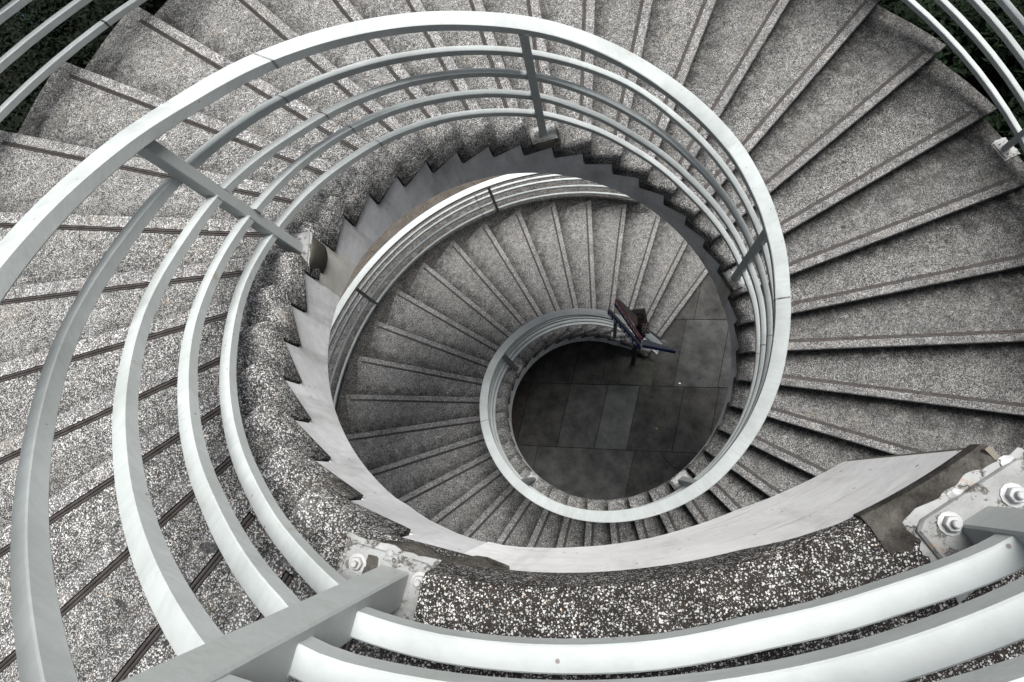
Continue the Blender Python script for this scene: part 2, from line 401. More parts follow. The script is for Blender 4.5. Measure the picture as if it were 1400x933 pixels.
# smooth cement band round the landing's end
rings = []
for i in range(37):
    t = i / 36; kx = 63.62 + (LK1 + .012 - 63.62) * t
    wv = .012 * math.sin(t * 9) + .006 * math.sin(t * 23) + .004 * math.sin(t * 57) + .003 * math.sin(t * 91)
    r2 = 1.455 + .05 * t + wv if t < .5 else 1.48 + wv
    rings.append([P(1.3925, kx, TOPZ - .045), P(1.3945, kx, TOPZ - .014), P(1.415, kx, TOPZ + .001), P(1.44, kx, TOPZ + .004), P(r2, kx, TOPZ + .003), P(r2, kx, TOPZ - .03), P(1.41, kx, TOPZ - .06)])
vs, fs = loft(rings)
add('cement_band', vs, fs, M['cement'], stair, smooth=True)
rings = []
for i in range(7):
    t = i / 6; rr_ = 1.40 + 2.73 * t
    rings.append([P(rr_, LK1 - .03, TOPZ + .003), P(rr_, LK1 + .016, TOPZ + .003), P(rr_, LK1 + .024, TOPZ - .02), P(rr_, LK1 + .024, 8.96), P(rr_, LK1 - .012, 8.96)])
vs, fs = loft(rings)
add('landing_edge_render', vs, fs, M['pad'], stair, smooth=True)
# cement repair where the first step meets the landing, below the post
rings = []
for i in range(13):
    t = i / 12; kx = 59.33 + (60.62 - 59.33) * t
    top = 9.505 - .075 * t + .006 * math.sin(t * 13)
    bot = 9.385 + .035 * t + .004 * math.sin(t * 17)
    top = max(top, bot + .012)
    rin = 1.386 + .008 * math.cos(t * 12)
    rings.append([P(1.403, kx, bot), P(rin, kx, bot + .01), P(rin - .004, kx, (top + bot) / 2), P(rin + .006, kx, top - .012), P(rin + .022, kx, top), P(1.475, kx, top + .004), P(1.475, kx, bot)])
vs, fs = loft(rings)
add('cement_patch', vs, fs, M['cement'], stair, smooth=True)

# stained plaster strips running down the inner face under two posts
def stain_strip(k, wdt, ztop, zb, mat, name='stained_plaster'):
    rings = []
    for i in range(9):
        t = i / 8; z = ztop + (zb - ztop) * t; ww = wdt * (1 + .25 * t + .04 * math.sin(t * 11))
        off = .010 * math.sin(t * 6)
        ring = []
        for s_, dr in ((-1, .001), (-.85, -.005), (0, -.007), (.85, -.005), (1, .001), (0, .004)):
            kx = k + (s_ * ww / 2 + off) / (1.4 * DA)
            zk_ = ztop + (zbot(kx) + .004 - ztop) * t
            ring.append(P(1.4025 + dr, kx, zk_))
        rings.append(ring)
    vs, fs = loft(rings)
    add(name, vs, fs, mat, stair, smooth=True)
stain_strip(51.72, .23, 51 * H - .06, 51.72 * H - .565, M['stain'])
stain_strip(35.55, .16, 35 * H - .09, 35.55 * H - .565, M['stain'])

def add_pad(k, zt, half_t=.075, r0=1.372, r1=1.50, zb=None, mat='pad', name='concrete_pad'):
    """rounded concrete block that carries a post's base plate and laps over the inner edge"""
    u, v, wz = frame(k); zb = zt - .13 if zb is None else zb
    pts = []
    outline = []
    for i in range(9):                                  # rounded nose towards the well
        a = math.pi * (i / 8 - .5)
        outline.append((r0 + half_t * .55 * (1 - math.cos(a)), half_t * math.sin(a)))
    outline += [(r1, half_t), (r1, -half_t)]
    def ring(z, s, sh=0): return [u * (r_ * 1.0 + (1 - s) * (1.44 - r_) + sh) + v * (t_ * s) + Vector((0, 0, z)) for r_, t_ in outline]
    vs, fs = loft([ring(zb, .80, .012), ring(zb + .03, .97), ring(zt - .03, 1.0), ring(zt - .01, .97), ring(zt, .90)])
    add(name, vs, fs, M[mat], stair, smooth=True)

# ---- outer kerb of the lowest turn
rings = []
for i in range(90):
    kx = 3.35 + (17.5 - 3.35) * i / 89
    z = kx * H + .015
    rings.append([P(3.84, kx, z - .26), P(3.95, kx, z - .10), P(4.04, kx, z - .01), P(4.12, kx, z + .025), P(4.62, kx, z + .03), P(4.65, kx, z + .01), P(4.65, kx, -.03), P(4.06, kx, max(-.03, z - .6))])
vs, fs = loft(rings)
add('outer_kerb', vs, fs, M['kerb'], stair, smooth=True)

# ================================================================= INNER RAILING
railing = empty('inner_railing', P(1.46, 3.7, 3 * H))
tag(railing, 'white painted steel handrail with four bars curling round the open stairwell', 'railing')
PT = {  # outer radius of each bar along the climb (bars are bent between posts)
 1: [(1, 1.565), (12, 1.565), (30, 1.545), (34.5, 1.535), (39.2, 1.563), (41, 1.593), (43.5, 1.587), (46, 1.574), (48, 1.58), (51, 1.577), (53.1, 1.568), (55, 1.59), (57, 1.581), (58.7, 1.573), (60, 1.57), (66, 1.58)],
 2: [(1, 1.577), (12, 1.577), (30, 1.54), (34, 1.525), (36, 1.505), (38.9, 1.487), (40.6, 1.497), (42, 1.515), (43.5, 1.542), (44.5, 1.542), (46.1, 1.531), (48, 1.51), (49.5, 1.490), (51.5, 1.503), (53, 1.492), (54.5, 1.507), (56, 1.503), (57, 1.498), (60, 1.50), (66, 1.51)],
 3: [(1, 1.575), (12, 1.575), (30, 1.54), (34, 1.522), (36, 1.495), (38.7, 1.458), (40.5, 1.46), (42, 1.489), (43.5, 1.526), (45, 1.53), (47.3, 1.528), (48.5, 1.52), (49.8, 1.505), (51.5, 1.482), (53.4, 1.479), (54.5, 1.48), (56, 1.473), (57.8, 1.474), (59.3, 1.490), (60, 1.512), (66, 1.517)],
 4: [(1, 1.573), (12, 1.573), (30, 1.54), (34, 1.527), (36, 1.495), (38.6, 1.457), (40.5, 1.468), (42, 1.494), (43.5, 1.518), (45, 1.518), (46.2, 1.519), (47.6, 1.510), (49.2, 1.493), (51.3, 1.487), (53, 1.489), (54.7, 1.474), (56, 1.474), (57.4, 1.477), (58.5, 1.486), (60.4, 1.507), (61.8, 1.507), (62.5, 1.502), (63.2, 1.508), (64.1, 1.524)]}
HT = [(1, 1.56), (5, 1.566), (7.9, 1.583), (12.3, 1.588), (15, 1.573), (17.5, 1.568), (20, 1.576), (24, 1.578), (27.5, 1.585), (29.5, 1.565), (31.1, 1.555), (32.4, 1.546), (33.8, 1.548), (35.2, 1.568), (36.3, 1.585), (37.6, 1.601), (40, 1.593), (42.7, 1.604), (44.9, 1.580), (47.5, 1.568), (49, 1.565), (50.6, 1.550), (52, 1.568), (53.7, 1.58), (58, 1.575), (66, 1.58)]
BH = {1: .70, 2: .54, 3: .345, 4: .15}
POSTS = [3.7, 11.68, 19.72, 27.45, 35.56, 43.46, 51.66, 59.62, 64.27]
def ztop_line(k): return k * H if k < 60.0 else (60.0 * H)
def sweep(name, k0, k1, rout, zt, wd, hg, mat, parent, ch=.004, step=.16, cant=0):
    n = max(2, int(abs(k1 - k0) / step)); rings = []
    for i in range(n + 1):
        k = k0 + (k1 - k0) * i / n; ro = rout(k); z = zt(k)
        prof = [(0, -ch), (-ch, 0), (-wd + ch, 0), (-wd, -ch), (-wd, -hg + ch), (-wd + ch, -hg), (-ch, -hg), (0, -hg + ch)]
        rings.append([P(ro + a, k, z + b) for a, b in prof])
    vs, fs = loft(rings)
    return add(name, vs, fs, mat, parent, smooth=True)
PW = .058                    # post width along the stairs
def dk(wd, r): return wd / (r * DA)
# handrail in welded lengths
joints = [.35, 15.9, 33.65, 48.9, 61.5, 66]
def hz(k): return ztop_line(k) + .973
for a, b in zip(joints, joints[1:]):
    sweep('handrail', a + .004, b - .004, lambda k: lerp_tab(HT, k), hz, .112, .056, M['paint'], railing, .005)
for j in joints[1:4]:
    sweep('weld_seam', j - .022, j + .022, lambda k: lerp_tab(HT, k) + .002, lambda k: hz(k) + .002, .116, .060, M['paint_old'], railing, .004, .02)
for nb in (1, 2, 3, 4):
    wd = .044; hg = .045
    edges = [.45] + POSTS
    for i in range(len(edges) - 1):
        a, b = edges[i], edges[i + 1]
        aa = a + (dk(PW, 1.48) / 2 if i else 0) - .01; bb = b - dk(PW, 1.48) / 2 + .01
        f = (lambda k, nb=nb: ztop_line(k) + BH[nb]) if b < 60 else (lambda k, nb=nb: 60 * H + BH[nb])
        sweep('bar', aa, bb, lambda k, nb=nb: lerp_tab(PT[nb], k), f, wd, hg, M['paint'], railing, .003)
        if b > 40:
            for e0 in ((aa + .012, bb - .012) if i else (bb - .012,)):
                sweep('weld_bead', e0 - .014, e0 + .014, lambda k, nb=nb: lerp_tab(PT[nb], k) + .003, lambda k, f=f: f(k) + .003, wd + .006, hg + .006, M['paint'], railing, .004, .01)
    if nb > 0:
        for jb in (35.56 - 2.3 - nb * .12, 49.4 - nb * .35):
            sweep('weld_seam', jb - .018, jb + .018, lambda k, nb=nb: lerp_tab(PT[nb], k) + .0015, lambda k, nb=nb: ztop_line(k) + BH[nb] + .0015, wd + .003, hg + .003, M['paint_old'], railing, .003, .02)

def hexbolt(c, rad, hh, parent, up=Vector((0, 0, 1))):
    rot = up.to_track_quat('Z', 'Y').to_matrix()
    rings = []
    for rr_, z in ((rad * 1.45, 0), (rad * 1.45, hh * .18), (rad * 1.0, hh * .2)):
        rings.append([c + rot @ Vector((rr_ * math.cos(i * math.pi / 6), rr_ * math.sin(i * math.pi / 6), z)) for i in range(12)])
    for rr_, z in ((rad, hh * .21), (rad, hh * .72), (rad * .9, hh * .8)):
        rings.append([c + rot @ Vector((rr_ * (1 if i % 2 == 0 else .9) * math.cos(i * math.pi / 6), rr_ * (1 if i % 2 == 0 else .9) * math.sin(i * math.pi / 6), z)) for i in range(12)])
    for rr_, z in ((rad * .5, hh * .82), (rad * .5, hh * 1.25), (rad * .38, hh * 1.35)):
        rings.append([c + rot @ Vector((rr_ * math.cos(i * math.pi / 6), rr_ * math.sin(i * math.pi / 6), z)) for i in range(12)])
    vs, fs = loft(rings)
    return add('bolt', vs, fs, M['bolt'], parent, smooth=True)
def lump_plate(name, u, v, c, hu, hv, t, mat, parent, seed, rough=.003, nn=9):
    """plate with a ragged, paint-caked outline"""
    rnd = random.Random(seed); out = []
    for i in range(nn * 4):
        a = 2 * math.pi * i / (nn * 4); ca, sa = math.cos(a), math.sin(a)
        m_ = max(abs(ca), abs(sa)); x, y = ca / m_ * hu, sa / m_ * hv
        j = 1 + rough / max(hu, hv) * (.8 * math.sin(3 * a + seed) + .7 * math.sin(8 * a + seed * 2) + .5 * math.sin(17 * a + seed * 3) + .35 * rnd.uniform(-1, 1))
        out.append((x * j, y * j))
    rings = [[c + u * x * s + v * y * s + Vector((0, 0, z)) for x, y in out] for s, z in ((1.0, -.004), (1.0, t * .6), (.96, t), (.5, t + .0006))]
    vs, fs = loft(rings)
    return add(name, vs, fs, mat, parent, smooth=True)
def blob(name, c, rx, ry, rz, mat, parent, seed, n=10, m=6):
    rnd = random.Random(seed); rings = []
    for i in range(m):
        ph = (i / (m - 1)) * math.pi * .5; rings.append([c + Vector((rx * math.cos(ph) * math.cos(a) * j, ry * math.cos(ph) * math.sin(a) * j, rz * math.sin(ph)))
                      for a, j in [(2 * math.pi * q_ / n, 1 + rnd.uniform(-.3, .3) * (1 if i < m - 1 else 0)) for q_ in range(n)]])
    vs, fs = loft(rings); return add(name, vs, fs, mat, parent, smooth=True)

def post(k, zbase, parent, rb=1.455, rt=1.512, ztop=None, wid=PW, dep=.062, mat='post', kt=None):
    ztop = hz(k) - .054 if ztop is None else ztop
    u, v, wz = frame(k); kt = k if kt is None else kt; u2, v2, _ = frame(kt)
    a = u * rb + Vector((0, 0, zbase)); b = u2 * rt + Vector((0, 0, ztop))
    ch = .004; pr = [(-dep/2 + ch, -wid/2), (dep/2 - ch, -wid/2), (dep/2, -wid/2 + ch), (dep/2, wid/2 - ch), (dep/2 - ch, wid/2), (-dep/2 + ch, wid/2), (-dep/2, wid/2 - ch), (-dep/2, -wid/2 + ch)]
    vs, fs = loft([[a + u * x + v * y for x, y in pr], [b + u2 * x + v2 * y for x, y in pr]])
    return add('post', vs, fs, M[mat], parent, smooth=True)

for i, k in enumerate(POSTS[:-1]):
    kb = int(k); zb = kb * H
    if i == 0: po = post(k, zb + .01, railing, mat='post_dark')
    elif i in (1, 2): po = post(k, zb + .01, railing, mat='post_dark')
    elif i == 7: po = post(k, zb + .055, railing, rb=1.462, rt=1.50, wid=.066, dep=.075)
    else: po = post(k, zb + .02, railing)
    u, v, wz = frame(k)
    if i == 7: continue
    if i in (4, 5, 6, 3):
        add_pad(k, zb + .02, {4: .085, 5: .115, 6: .11, 3: .08}[i], r0=1.375 if i != 6 else 1.368, zb=zb - .11 if i != 6 else zb - .17, mat='pad_dark' if i == 6 else 'pad')
    lump_plate('base_plate', u, v, u * 1.455 + Vector((0, 0, zb + (.018 if i > 2 else .002))), .062, .088, .010, M['paint_old'], po, i, 0)
    for s_ in (-1, 1):
        hexbolt(u * (1.445) + v * s_ * .060 + Vector((0, 0, zb + (.027 if i > 2 else .011))), .011, .016, po)
    lump_plate('paint_skin', u, v, u * 1.455 + Vector((0, 0, zb + (.018 if i > 2 else .002))), .070, .097, .003, M['paint_old'], po, i + 40, .003, 16)
    if i == 3: po_ = po

# third post in front: thick base plate caked with paint
po = [o for o in railing.children if o.name.startswith('post')][-1]
u, v, wz = frame(59.62)
zb = 59 * H + .052
lump_plate('base_plate', u, v, u * 1.462 - v * .02 + Vector((0, 0, zb)), .064, .105, .012, M['paint_old'], po, 77, 0)
hexbolt(u * 1.437 - v * .088 + Vector((0, 0, zb + .011)), .0145, .020, po)
hexbolt(u * 1.437 + v * .062 + Vector((0, 0, zb + .011)), .0145, .020, po)
lump_plate('paint_skin', u, v, u * 1.455 - v * .02 + Vector((0, 0, zb)), .069, .112, .003, M['paint_old'], po, 79, .005, 24)
for q_ in range(9):
    blob('paint_lump', u * random.uniform(1.40, 1.43) + v * random.uniform(-.03, .05) + Vector((0, 0, zb + .010)), random.uniform(.006, .014), random.uniform(.006, .012), random.uniform(.004, .008), M['paint_old'], po, 200 + q_)
add_pad(59.62, zb, .125, r0=1.392, r1=1.53, zb=59 * H - .05, mat='pad')

# fourth post at the landing's corner
u, v, wz = frame(64.36)
po = post(64.26, TOPZ + .012, railing, rb=1.505, rt=1.525, wid=.066, dep=.07, kt=64.30)
lump_plate('base_plate', u, v, u * 1.50 + Vector((0, 0, TOPZ + .003)), .066, .118, .012, M['paint_old'], po, 78, 0)
for (kx, rr_) in ((64.09, 1.463), (64.56, 1.478)):
    uu, vv_, _ = frame(kx)
    hexbolt(uu * rr_ + Vector((0, 0, TOPZ + .014)), .0145, .020, po)
lump_plate('paint_skin', u, v, u * 1.494 - v * .004 + Vector((0, 0, TOPZ + .002)), .073, .127, .003, M['paint_old'], po, 80, .006, 30)
for (rr_, kx, sz) in ((1.432, 64.28, .014), (1.44, 64.72, .018)):
    uu, vv_, _ = frame(kx); blob('paint_lump', uu * rr_ + Vector((0, 0, TOPZ + .004)), sz, sz * .7, .007, M['bolt'], po, int(kx * 10))

# ================================================================= OUTER RAILING
outer = empty('outer_railing', P(4.10, 3.6, 3 * H))
tag(outer, 'white painted steel railing along the outside edge of the steps', 'railing')
OI = [(3, 4.11), (14, 4.12), (30, 4.05), (38, 4.035), (44, 3.95), (48, 3.885), (60, 3.88)]
OPOSTS = [3.62, 7.53, 11.6, 15.6, 19.6, 23.6, 27.6, 31.6, 35.52, 39.5, 43.4, 47.25, 51.3, 55.3, 59.4]
def oin(k): return lerp_tab(OI, k)
def olean(k, nb): return (0 if k > 30 else 1) * {4: -.02, 3: .015, 2: .05, 1: .055, 0: -.01}[nb]
for nb in (1, 2, 3, 4):
    for a, b in zip(OPOSTS, OPOSTS[1:]):
        sweep('bar', a + dk(.05, 4.1) / 2 - .004, b - dk(.05, 4.1) / 2 + .004, lambda k, nb=nb: oin(k) + .045 + olean(k, nb), lambda k, nb=nb: k * H + BH[nb], (.038 if a < 30 else .045), (.034 if a < 30 else .045), M['paint'], outer, .003, .3)
ojoint = [3.5, 7.9, 22, 36.9, 48.2, 60]
for a, b in zip(ojoint, ojoint[1:]):
    sweep('handrail', a + .003, b - .003, lambda k: oin(k) + .125 - (.015 if k < 30 else 0), lambda k: k * H + .973, .112, .056, M['paint'], outer, .005, .25)
for nb, jb in ((4, 48.43), (3, 48.0), (2, 47.7), (4, 7.95), (3, 7.93), (2, 7.92), (1, 7.91)):
    sweep('weld_seam', jb - .010, jb + .010, lambda k, nb=nb: oin(k) + .048 + olean(k, nb), lambda k, nb=nb: k * H + BH[nb] + .003, .051, .051, M['strip'], outer, .003, .02)
for i, k in enumerate(OPOSTS):
    kb = int(k); zb = kb * H + (.075 if k < 17 else 0)
    ri = oin(k); u, v, wz = frame(k)
    po = post(k, zb + .006, outer, rb=ri + .03, rt=ri + .055, ztop=k * H + .918, wid=.05, dep=.055, mat='post_dark' if k < 17 else 'post')
    lump_plate('base_plate', u, v, u * (ri + .03) + Vector((0, 0, zb + .004)), .06, .085, .010, M['paint_old'] if k > 17 else M['pad'], po, 900 + i, 0)
    for s_ in (-1, 1): hexbolt(u * (ri + .01) + v * s_ * .055 + Vector((0, 0, zb + .013)), .011, .016, po)
    if k > 17:
        lump_plate('paint_skin', u, v, u * (ri + .03) + Vector((0, 0, zb + .003)), .072, .098, .003, M['paint_old'], po, 950 + i, .005, 16)

# ================================================================= GROUND
def poly_prism(name, pts, z0, z1, mat, parent, bev=.004):
    vs = [Vector((x, y, z0)) for x, y in pts] + [Vector((x, y, z1)) for x, y in pts]
    n = len(pts); fs = [tuple(range(n))[::-1], tuple(range(n, 2 * n))] + [(i, (i + 1) % n, n + (i + 1) % n, n + i) for i in range(n)]
    return add(name, vs, fs, mat, parent)
gv = [(-60, -60, -.06), (60, -60, -.06), (60, 60, -.06), (-60, 60, -.06)]
g = link('ground', mesh('ground', gv, [(0, 1, 2, 3)]), M['earth']); tag(g, kind='structure')
base = [(math.cos(a) * 4.7, math.sin(a) * 4.7) for a in [i * math.pi / 24 for i in range(48)]]
pav = empty('pavement', (0, 0, 0)); tag(pav, kind='structure')
jb_ = link('joint_bed', mesh('joint_bed', [(x, y, -.014) for x, y in base], [tuple(range(48))]), M['joint'], pav)
# slab courses read from the floor of the well; the joints run slightly askew
def gp(c, r_):   # column / row coordinates -> ground point
    x = c + .26 * (r_ + .6); y = r_ - .055 * (c - .4); return (x, y)
rows = [(-4.4, -2.75), (-2.75, -.60), (-.60, .58), (.58, 1.85), (1.85, 3.1), (3.1, 4.5)]
cold = {0: [-4.5, -3, -1.4, .57 - .1, 2.0, 3.3, 4.6], 1: [-4.5, -2.9, -1.2, .57, 2.1, 3.4, 4.7], 2: [-4.6, -3.5, -2.6, -1.62, -.86, -.16, .42, 1.22, 1.83, 2.9, 4.0], 3: [-4.8, -3.6, -2.6, -1.62, -.86, -.30, .40, 1.02, 1.80, 2.7, 4.0], 4: [-4.8, -3.6, -2.4, -1.3, -.5, .35, 1.15, 2.0, 3.0, 4.0], 5: [-4.8, -3.6, -2.4, -1.3, -.4, .5, 1.3, 2.2, 3.2]}
pale = {(2, 5): 'slab_pale', (2, 4): 'slab_pale_b'}
M['slab_pale_b'] = concrete('mid_paving_concrete', (.026, .027, .027), (.082, .083, .080), (.015, .015, .015), .6, 1.3, .5)
rs = random.Random(3)
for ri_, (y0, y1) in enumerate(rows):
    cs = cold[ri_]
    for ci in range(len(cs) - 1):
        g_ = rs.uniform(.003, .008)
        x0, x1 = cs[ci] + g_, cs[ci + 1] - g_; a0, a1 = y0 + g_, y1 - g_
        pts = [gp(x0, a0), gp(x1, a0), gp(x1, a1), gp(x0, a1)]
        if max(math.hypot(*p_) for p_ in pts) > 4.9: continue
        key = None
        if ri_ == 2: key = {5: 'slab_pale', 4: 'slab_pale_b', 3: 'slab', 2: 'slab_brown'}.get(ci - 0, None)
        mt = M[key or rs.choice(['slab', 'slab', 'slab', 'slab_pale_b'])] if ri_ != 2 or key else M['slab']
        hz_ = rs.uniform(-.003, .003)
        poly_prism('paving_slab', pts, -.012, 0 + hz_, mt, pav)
# small repair square round the sign post
poly_prism('repair_patch', [(.36, .62), (.93, .56), (1.02, 1.08), (.44, 1.14)], -.004, .010, M['slab_patch'], pav)
# cracks as thin recess-like dark slivers
def crack(pts, wd, z, parent, mat='joint'):
    vs, fs = [], []
    for i, (x, y) in enumerate(pts):
        a = pts[max(i - 1, 0)]; b = pts[min(i + 1, len(pts) - 1)]
        t = Vector((b[0] - a[0], b[1] - a[1], 0)).normalized(); nn_ = Vector((-t.y, t.x, 0)) * wd * (0.3 if i in (0, len(pts) - 1) else random.uniform(.6, 1.2))
        for s_ in (-1, 1):
            vs += [Vector((x, y, z)) + nn_ * s_, Vector((x, y, z - .004)) + nn_ * s_]
    for i in range(len(pts) - 1):
        o = i * 4; fs += [(o, o + 2, o + 6, o + 4), (o + 1, o + 5, o + 7, o + 3), (o, o + 4, o + 5, o + 1), (o + 2, o + 3, o + 7, o + 6)]
    fs += [(0, 1, 3, 2), (len(vs) - 4, len(vs) - 2, len(vs) - 1, len(vs) - 3)]
    return add('crack', vs, fs, M[mat], parent)
crack([(1.0, -.62), (1.08, -.74), (1.2, -.9), (1.36, -.98), (1.52, -.98), (1.7, -1.0), (1.86, -1.06), (2.0, -1.16)], .008, .0045, pav)

# brown soil strip outside the lowest turn
rings = []
soil_v, soil_f = [], []
nr, na = 6, 60
rs = random.Random(5)
for i in range(na + 1):
    a = R(40) + (R(215) - R(40)) * i / na
    for j in range(nr + 1):
        r_ = 4.60 + (7.2 - 4.60) * j / nr
        soil_v.append((r_ * math.cos(a), r_ * math.sin(a), .02 + (.03 * rs.random() if 0 < j < nr else -.05 * (j == nr))))
for i in range(na):
    for j in range(nr):
        o = i * (nr + 1) + j; soil_f.append((o, o + 1, o + nr + 2, o + nr + 1))
so = link('soil', mesh('soil', soil_v, soil_f, True), M['soil']); tag(so, kind='structure')
# dry twigs and clippings on it
vs, fs = [], []
for i in range(420):
    a = R(rs.uniform(60, 200)); r_ = rs.uniform(4.7, 6.6); L = rs.uniform(.05, .35); t = rs.uniform(0, math.pi); w_ = rs.uniform(.002, .005)
    c = Vector((r_ * math.cos(a), r_ * math.sin(a), .06)); d_ = Vector((math.cos(t), math.sin(t), rs.uniform(-.1, .1))) * L; n_ = Vector((-math.sin(t), math.cos(t), 0)) * w_
    m_ = c + d_ * .5 + n_ * rs.uniform(-12, 12)
    o = len(vs)
    for p_ in (c, m_, c + d_):
        vs += [p_ - n_, p_ + n_, p_ + Vector((0, 0, w_ * 1.6))]
    for s_ in (0, 3): fs += [(o + s_, o + s_ + 3, o + s_ + 4, o + s_ + 1), (o + s_ + 1, o + s_ + 4, o + s_ + 5, o + s_ + 2), (o + s_ + 2, o + s_ + 5, o + s_ + 3, o + s_)]
tw = link('dry_twigs', mesh('dry_twigs', vs, fs), plain('pale_twig', (.30, .24, .17), .9)); tag(tw, 'pale dry twigs scattered on the brown soil beside the lowest steps', 'twigs', kind='stuff')

# ================================================================= FOLIAGE
def leaves(n, fn, size, seed):
    rs = random.Random(seed); vs, fs = [], []
    for i in range(n):
        c, up = fn(rs); s_ = size * rs.uniform(.6, 1.4)
        a = Vector((rs.gauss(0, 1), rs.gauss(0, 1), rs.gauss(0, .45))).normalized(); b = a.cross(Vector((rs.gauss(0, .5), rs.gauss(0, .5), 1))).normalized()
        o = len(vs); c = Vector(c)
        vs += [c - a * s_, c + b * s_ * .42 + Vector((0, 0, s_ * .12)), c + a * s_, c - b * s_ * .42 + Vector((0, 0, s_ * .12))]
        fs += [(o, o + 1, o + 2), (o, o + 2, o + 3)]
    return vs, fs
def shrub(x, y, rad, hgt, label, seed, n=2600, mat='leaf'):
    root = empty('shrub', (x, y, -.05)); tag(root, label, 'shrub', 'shrubs in the dark garden around the stair')
    rs0 = random.Random(seed)
    lob = [(rs0.uniform(-.6, .6) * rad, rs0.uniform(-.6, .6) * rad, hgt * rs0.uniform(.4, .8), rad * rs0.uniform(.35, .6)) for _ in range(7)]
    def fn(rs):
        l_ = rs.choice(lob); d_ = Vector((rs.gauss(0, 1), rs.gauss(0, 1), rs.gauss(0, 1))).normalized() * l_[3] * rs.uniform(.6, 1.05)
        return (l_[0] + d_.x, l_[1] + d_.y, max(.05, l_[2] + d_.z * .8)), None
    vs, fs = leaves(n, fn, .075, seed)
    me = bpy.data.meshes.new('crown'); me.from_pydata([tuple(v_) for v_ in vs], [], fs); o = link('crown', me, M[mat], root)
    bv, bf = [], []
    for l_ in lob:
        t = Vector((l_[0], l_[1], l_[2])); s0 = Vector((l_[0] * .1, l_[1] * .1, 0)); o_ = len(bv)
        for q_, rr_ in ((s0, .025), ((s0 + t) / 2 + Vector((0, 0, .08)), .018), (t, .006)):
            bv += [q_ + Vector((rr_ * math.cos(a), rr_ * math.sin(a), 0)) for a in (0, 1.57, 3.14, 4.71)]
        for s_ in (0, 4):
            bf += [(o_ + s_ + i, o_ + s_ + (i + 1) % 4, o_ + s_ + 4 + (i + 1) % 4, o_ + s_ + 4 + i) for i in range(4)]
    link('stem', mesh('stem', bv, bf), M['bark'], root)
for a in [(-12.6, 9.6, 1.3, 1.5, 'dark leafy shrub in the garden beyond the left railing, next to the teal pipes', 1),
          (-11.0, 11.2, 1.2, 1.3, 'dark shrub glimpsed at the top edge left of the steps', 2),
          (-12.6, 7.2, 1.2, 1.2, 'low black-green shrub beside the step corner at the left edge', 3),
          (-10.4, 8.7, 1.1, 1.0, 'dark shrub showing between the outer steps and the left railing', 4),
          (5.9, 6.6, 1.1, 1.3, 'dark green shrub seen through the bars of the upper right railing', 5),
          (7.6, 6.3, 1.2, 1.6, 'brighter green leafy shrub at the upper right corner', 6),
          (7.4, 4.4, 1.0, 1.2, 'small green shrub just outside the right railing post', 7)]:
    shrub(*a, mat='leaf2' if a[5] < 5 else 'leaf', n=2800)
def fn_g(rs):
    if rs.random() < .6:
        return (rs.uniform(-17.5, -7.5), rs.uniform(5, 13.5), rs.uniform(-.05, .25)), None
    return (rs.uniform(4.9, 9.5), rs.uniform(2.8, 10), rs.uniform(-.05, .25)), None
vs, fs = leaves(30000, fn_g, .10, 99)
me = bpy.data.meshes.new('ivy'); me.from_pydata([tuple(v_) for v_ in vs], [], fs)
iv = link('ivy_ground_cover', me, M['leaf2']); tag(iv, 'dark ivy carpeting the ground around the staircase', 'ground cover', kind='stuff')

# teal pipes in the top left corner
tp = empty('pipe_frame', (-14.6, 11.2, 1.0)); tag(tp, 'thin teal metal pipe frame among the dark plants at the top left corner', 'pipe frame')
def tube(name, a, b, rad, mat, parent, n=8, r2=None):
    a = Vector(a); b = Vector(b); q_ = (b - a).to_track_quat('Z', 'Y').to_matrix(); r2 = rad if r2 is None else r2
    vs, fs = loft([[c + q_ @ Vector((rr_ * math.cos(i * 2 * math.pi / n), rr_ * math.sin(i * 2 * math.pi / n), 0)) for i in range(n)] for c, rr_ in ((a, rad), (b, r2))])
    return add(name, vs, fs, mat, parent, smooth=True)
tube('pipe', (-14.6, 9.9, 1.3), (-11.9, 11.4, 1.45), .03, M['teal'], tp)
tube('pipe', (-14.4, 10.4, 1.25), (-11.9, 11.75, 1.4), .022, M['teal'], tp)
tube('pipe', (-13.9, 10.1, -.05), (-13.9, 10.15, 1.32), .025, M['teal'], tp)
tube('pipe', (-12.1, 11.2, -.05), (-12.1, 11.3, 1.42), .025, M['teal'], tp)

# ================================================================= SIGN POST
sg = empty('sign_post', (.62, 1.01, 0)); tag(sg, 'dark sign post with blue and red direction boards at the foot of the stairs', 'sign post')
tube('pole', (.62, 1.01, -.01), (.62, 1.01, 2.62), .042, M['black'], sg, 14)
tube('pole_cap', (.62, 1.01, 2.62), (.62, 1.01, 2.66), .038, M['black'], sg, 14, .02)
def board(name, a, b, z0a, z1a, z0b, z1b, t, mat, parent, topmat=None):
    """vertical board between two plan points, with its own heights at each end"""
    a = Vector((*a, 0)); b = Vector((*b, 0)); n_ = (b - a).normalized().cross(Vector((0, 0, 1))) * t / 2
    vs = [a - n_ + Vector((0, 0, z0a)), b - n_ + Vector((0, 0, z0b)), b + n_ + Vector((0, 0, z0b)), a + n_ + Vector((0, 0, z0a)),
          a - n_ + Vector((0, 0, z1a)), b - n_ + Vector((0, 0, z1b)), b + n_ + Vector((0, 0, z1b)), a + n_ + Vector((0, 0, z1a))]
    return add(name, vs, BF, mat, parent, bevel=.003, seg=1)
